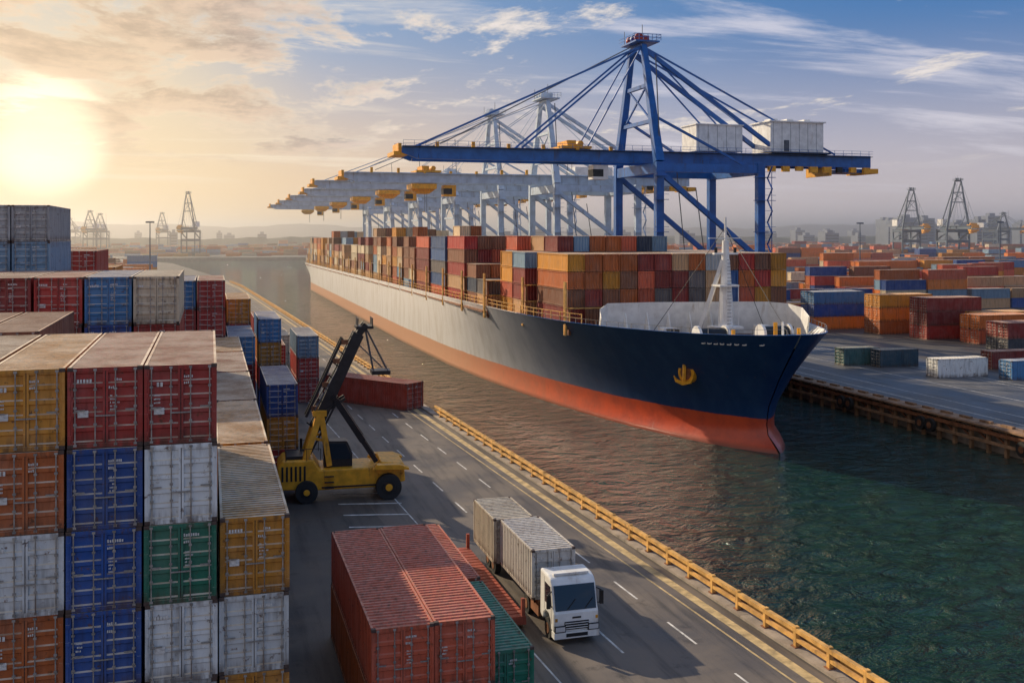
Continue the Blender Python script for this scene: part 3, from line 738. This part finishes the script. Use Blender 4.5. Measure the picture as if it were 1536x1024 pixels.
for s in(-1.25,1.25):
    B.beam((-3.0,s,3.0),(-1.9,s*.8,6.4),.34,.45,0); B.beam((-1.2,s*.9,2.5),(-1.8,s*.8,6.4),.32,.4,0)
    B.beam((-2.5,s*.8,4.6),(-1.6,s*.8,4.4),.2,.2,0)
    B.beam((-2.2,s*.45,5.2),(1.0,s*.42,12.2),.36,.85,1); B.beam((1.0,s*.42,12.2),(1.6,s*.42,12.9),.3,.5,1)
    B.beam((2.3,s*.75,2.6),(-.9,s*.6,7.6),.28,.34,1); B.beam((1.3,s*.75,4.2),(-.7,s*.6,7.3),.4,.45,1)
    B.beam((-2.,s*.7,6.2),(0.0,s*.5,7.4),.2,.2,1); B.beam((-2.6,s*.8,3.4),(-.8,s*.8,6.9),.14,.14,1)
    B.beam((-2.9,s*.45,6.1),(-.2,s*.42,11.9),.14,.2,1)
for t in np.linspace(0,1,9):
    x=-2.2+3.2*t; z=5.2+7*t; B.beam((x,-.6,z),(x,.6,z),.18,.18,1)
    B.beam((x,-.55,z),(x-.65,-.55,z+.5 if z<11 else z-.2),.1,.1,1)
B.box(-2.4,-1.4,-1.2,1.2,6.2,6.6,0)
for t in(.15,.4,.65,.85):
    x=-2.2+3.2*t-.5; z=5.2+7*t+.3; B.box(x-.3,x+.2,-.7,-.5,z,z+.35,3)
for s in(-.5,.5):
    B.cyl((1.5,s,12.8),(3.2,s*1.5,9.4),.045,5,2); B.cyl((.6,s,11.8),(2.8,s*1.2,9.6),.04,5,2); B.cyl((1.5,s,12.8),(2.2,s,9.2),.04,5,2)
    B.cyl((1.2,s,12.6),(-1.1,s,7.6),.05,5,2); B.cyl((.5,s,11.6),(-2.4,s*2,6.4),.05,5,2)
B.box(2.0,3.4,-.8,.8,9.1,9.4,1)
B.box(.8,2.1,-.9,.9,12.6,12.8,1); B.box(.9,.96,-.9,.9,12.8,13.4,1); B.box(2.0,2.06,-.9,.9,12.8,13.4,1)
B.obj('lifting_boom',E)
# ---------------- truck ----------------
E=empty('container_truck',(17.0,47.2,0))
B=MB([M_WHITE])
B.prism([(0,.6),(-.04,1.1),(-.02,1.5),(.10,1.7),(.40,2.75),(.62,3.0),(1.0,3.1),(2.15,3.12),(2.2,.9),(2.0,.75),(1.65,.75),(1.55,1.05),(1.25,1.25),(.85,1.25),(.6,1.05),(.5,.6)],'x',-1.15,1.15)
B.obj('cab',E,bevel=.1)
B=MB([M_GLASS,M_BLK,M_LAMP,M_WHITE,M_RED,M_YEL])
B.prism([(.03,1.62),(.07,1.61),(.39,2.74),(.35,2.75)],'x',-1.04,1.04,0)
for s in(-1,1):
    B.prism([(.32,1.72),(.55,2.68),(1.35,2.7),(1.35,1.72)],'x',s*1.152,s*1.165,0); B.prism([(.30,.95),(.32,.97),(.32,1.7),(.30,1.7)],'x',s*1.152,s*1.158,1); B.prism([(1.45,1.3),(1.47,1.3),(1.47,2.9),(1.45,2.9)],'x',s*1.152,s*1.158,1)
    B.box(s*1.36-.09,s*1.36+.09,.12,.25,1.75,2.4,1); B.beam((s*1.15,.35,2.5),(s*1.38,.2,2.4),.05,.05,1); B.beam((s*1.15,.3,1.8),(s*1.38,.2,1.8),.05,.05,1)
    B.box(s*.85-.24,s*.85+.24,-.12,-.0,.68,.9,2); B.box(s*.85-.28,s*.85+.28,-.10,-.0,.64,.94,1); B.box(s*1.03-.06,s*1.03+.06,-.055,-.0,1.15,1.3,5)
B.box(-1.15,1.15,-.085,.35,.32,.62,3); B.box(-.55,.55,-.11,-.085,.40,.56,1)
B.box(-.62,.62,-.055,-.0,.72,1.12,1)
for i in range(3): B.box(-.6,.6,-.075,-.055,.78+i*.12,.81+i*.12,3)
B.box(-.22,.22,-.06,-.03,1.25,1.33,1)
for s in(-.45,.45): B.beam((s,.03,1.66),(s+.45,.13,2.1),.03,.03,1)
B.box(-.9,.9,.75,.95,3.1,3.2,3)
B.obj('cab_details',E,bevel=.012)
B=MB([M_BLK,M_DARK,M_RUST])
for s in(-.45,.45): B.box(s-.1,s+.1,.6,15.0,.85,1.15)
B.box(-1.1,1.1,2.6,14.2,1.15,1.3,2)
for y in(3.2,6.,9.,12,14): B.box(-1.1,1.1,y,y+.2,.95,1.149,0)
B.box(.6,1.1,2.6,3.9,.5,1.1,2); B.box(-1.1,-.6,2.6,3.9,.5,1.1,2)
for y in(1.05,4.6,11.2,12.4): 
    for s in(-1,1): 
        B.cyl((s*.78,y,.5),(s*1.12,y,.5),.5,22,1); B.cyl((s*1.12,y,.5),(s*1.15,y,.5),.25,14,2)
B.obj('chassis_and_wheels',E)
for (y,l,x,c) in((2.7,6.0,-.25,(.62,.60,.56)),(8.75,4.6,-.6,(.64,.58,.46))):
    o=container(0,0,0,c,2.32,l,2.5,.35,jit=0); o.name='cargo_container'; o.parent=E; o.location=(x,y,1.31)
# ---------------- distant land ----------------
def ridge(name,Y,h0,h1,x0,x1,mat,sc_,seed):
    r=random.Random(seed); n=260; vs=[];fs=[]
    ph=[r.uniform(0,9) for _ in range(6)]
    for i in range(n+1):
        x=x0+(x1-x0)*i/n
        z=h0+(h1-h0)*(.5+.25*math.sin(x/sc_+ph[0])+.15*math.sin(x/sc_*2.7+ph[1])+.1*math.sin(x/sc_*7+ph[2]))+r.uniform(-1,1)*h0*.15
        vs+=[(x,Y,-1),(x,Y+30,z),(x,Y+400,z*.8)]
    for i in range(n): a=3*i; fs+=[(a,a+3,a+4,a+1),(a+1,a+4,a+5,a+2)]
    B=MB([mat]); B.add(vs,fs); B.obj(name)
M_HILL=simple('hill_vegetation',(.09,.10,.09),.9,0,.3,.01)
M_TREE=simple('treeline_foliage',(.05,.06,.04),.9,0,.4,.05)
ridge('distant_hills',4200,22,70,-5000,7000,M_HILL,520,3); ridge('distant_treeline',1700,9,15,-1500,3000,M_TREE,60,5)
M_BLD=simple('distant_building',(.20,.23,.28),.7,0,.2,.02)
for i in range(70):
    px=RND.choice([RND.uniform(1320,1560),RND.uniform(1320,1560),RND.uniform(1320,1560),RND.uniform(700,1330),RND.uniform(-20,440)]); d=RND.uniform(1300,2200); x,y=P(px,d)
    hgt=RND.uniform(16,26) if px<1320 else RND.uniform(24,46); wd=RND.uniform(10,30)
    B=MB([M_BLD,M_GLASS]); B.box(-wd/2,wd/2,-9,9,0,hgt); B.box(-wd*.2,wd*.2,-4,4,hgt,hgt+4)
    for z in np.arange(4,hgt-2,4): B.box(-wd/2+.8,wd/2-.8,-9.06,-9.,z,z+1.5,1)
    B.obj('office_tower' if hgt>32 else 'warehouse_building',loc=(x,y,0))
for px,d in((60,300),(225,380),(1290,420),(1500,380)):
    x,y=P(px,d); B=MB([M_FARC]); B.cyl((0,0,0),(0,0,24),.3,8,0,.16)
    B.box(-1.5,1.5,-.3,.3,23.6,24.2); B.obj('floodlight_mast',loc=(x,y,0))
# ---------------- haze ----------------
m=bpy.data.materials.new('haze_air'); m.use_nodes=True; t=m.node_tree; t.nodes.clear()
o=t.nodes.new('ShaderNodeOutputMaterial'); v=t.nodes.new('ShaderNodeVolumeScatter'); v.inputs['Density'].default_value=.00045; v.inputs['Color'].default_value=(1,.95,.90,1); v.inputs['Anisotropy'].default_value=.78
t.links.new(v.outputs[0],o.inputs['Volume'])
B=MB([m]); B.box(-4000,6000,170,6500,-1.8,75); B.obj('haze')
# ---------------- world ----------------
SUN_AZ=math.radians(-30); SUN_EL=math.radians(26)
W=bpy.data.worlds.new('World'); sc.world=W; W.use_nodes=True
T=NT(W.node_tree); bg=W.node_tree.nodes['Background']
sky=T.new('ShaderNodeTexSky'); sky.sky_type='NISHITA'; sky.sun_disc=False; sky.sun_elevation=SUN_EL; sky.sun_rotation=SUN_AZ; sky.dust_density=2.5; sky.air_density=1.2
dirv=T.vm('NORMALIZE',T.new('ShaderNodeTexCoord').outputs['Generated'])
sp=T.new('ShaderNodeSeparateXYZ',{0:dirv}); z=sp.outputs[2]
def dv(az,el): az=math.radians(az); el=math.radians(el); return (math.sin(az)*math.cos(el),math.cos(az)*math.cos(el),math.sin(el))
sd=T.vm('DOT_PRODUCT',dirv,dv(-8.,5.))
side=T.vm('DOT_PRODUCT',dirv,dv(106,0)) # + to the right
warm=T.ramp(sd,.84,1.0)
hor=T.mix(warm,(.72,.62,.63,1),(1.0,.68,.38,1))
top=T.mix(T.ramp(side,-.40,.35),(.28,.42,.64,1),(.06,.20,.48,1))
zz=T.ramp(z,.01,.22)
cs=T.mix(T.m('POWER',zz,.9),hor,top)
g1=T.m('POWER',T.ramp(sd,.955,1.0),2.2); g2=T.ramp(sd,.9978,1.0)
cs=T.mix(T.m('MULTIPLY',g1,.65),cs,(1.0,.78,.46,1))
nish=T.vm('MULTIPLY',sky.outputs[0],(.06,.06,.06))
cs=T.mix(.12,cs,nish)
# cloud layers on a plane above the scene
den=T.m('ADD',T.m('MAXIMUM',z,0.),.09)
cv=T.new('ShaderNodeCombineXYZ',{0:T.m('DIVIDE',sp.outputs[0],den),1:T.m('DIVIDE',sp.outputs[1],den)}).outputs[0]
cvs=T.vm('MULTIPLY',cv,(1.45,1.05,1.))
c1=T.noise(cvs,.95,10,.66,.25)
cbig=T.noise(T.vm('ADD',cvs,(5.3,1.7,0)),.40,3,.5)
leftc=T.ramp(side,-.24,.06,1.,0.)
thr=T.m('ADD',T.m('ADD',T.m('MULTIPLY',c1,.76),T.m('MULTIPLY',cbig,.24)),T.m('ADD',T.m('MULTIPLY',leftc,.125),-.08))
cm=T.m('MULTIPLY',T.ramp(thr,.475,.545),T.ramp(z,.05,.10))
c2=T.noise(T.vm('MULTIPLY',T.vm('ADD',cv,(3.1,7.7,0)),(.60,1.9,1.)),1.0,8,.64,.3)
wisps=T.m('MULTIPLY',T.ramp(c2,.50,.70,0,.8),T.ramp(z,.015,.08))
c3=T.noise(T.vm('ADD',cvs,(.05,.16,0)),.95,10,.66,.25)
edge=T.ramp(T.m('SUBTRACT',c1,c3),-.08,.10)
ccol=T.mix(edge,T.mix(leftc,(.55,.55,.62,1),(.30,.235,.23,1)),T.mix(leftc,(.86,.80,.80,1),(.74,.57,.46,1)))
thin=T.ramp(thr,.49,.575)
ccol=T.mix(thin,T.mix(.75,ccol,(1.0,.86,.68,1)),ccol)
ccol=T.mix(T.m('MULTIPLY',g1,.5),ccol,(1.0,.72,.42,1))
cs=T.mix(T.m('MULTIPLY',wisps,.85),cs,T.mix(warm,(.80,.76,.82,1),(1.,.86,.66,1)))
cs=T.mix(T.m('MULTIPLY',T.m('POWER',g2,1.1),.95),cs,(1.7,1.4,1.,1))
cs=T.mix(T.m('MULTIPLY',cm,.92),cs,ccol)
cs=T.mix(T.m('MULTIPLY',T.m('POWER',g2,1.8),.7),cs,(1.5,1.25,.85,1))
T.set(bg.inputs['Color'],T.vm('MULTIPLY',cs,(10.,10.,10.))); bg.inputs['Strength'].default_value=.1
# ---------------- sun ----------------
ld=bpy.data.lights.new('sun','SUN'); ld.energy=5.; ld.angle=math.radians(.6); ld.color=(1.,.82,.58)
lo=bpy.data.objects.new('sun',ld); col.objects.link(lo)
S=Vector((math.sin(SUN_AZ)*math.cos(SUN_EL),math.cos(SUN_AZ)*math.cos(SUN_EL),math.sin(SUN_EL)))
lo.rotation_euler=S.to_track_quat('Z','Y').to_euler(); lo.location=(0,0,100)
# ---------------- camera ----------------
cd=bpy.data.cameras.new('camera'); cam=bpy.data.objects.new('camera',cd); col.objects.link(cam)
cam.location=(0,0,19.8); cam.rotation_euler=(math.radians(90),0,-TH)
cd.sensor_width=36; cd.lens=36*1554/1536; cd.shift_y=-162/1536; cd.clip_start=.5; cd.clip_end=60000
sc.camera=cam
sc.view_settings.view_transform='Standard'; sc.view_settings.look='None'; sc.view_settings.exposure=0
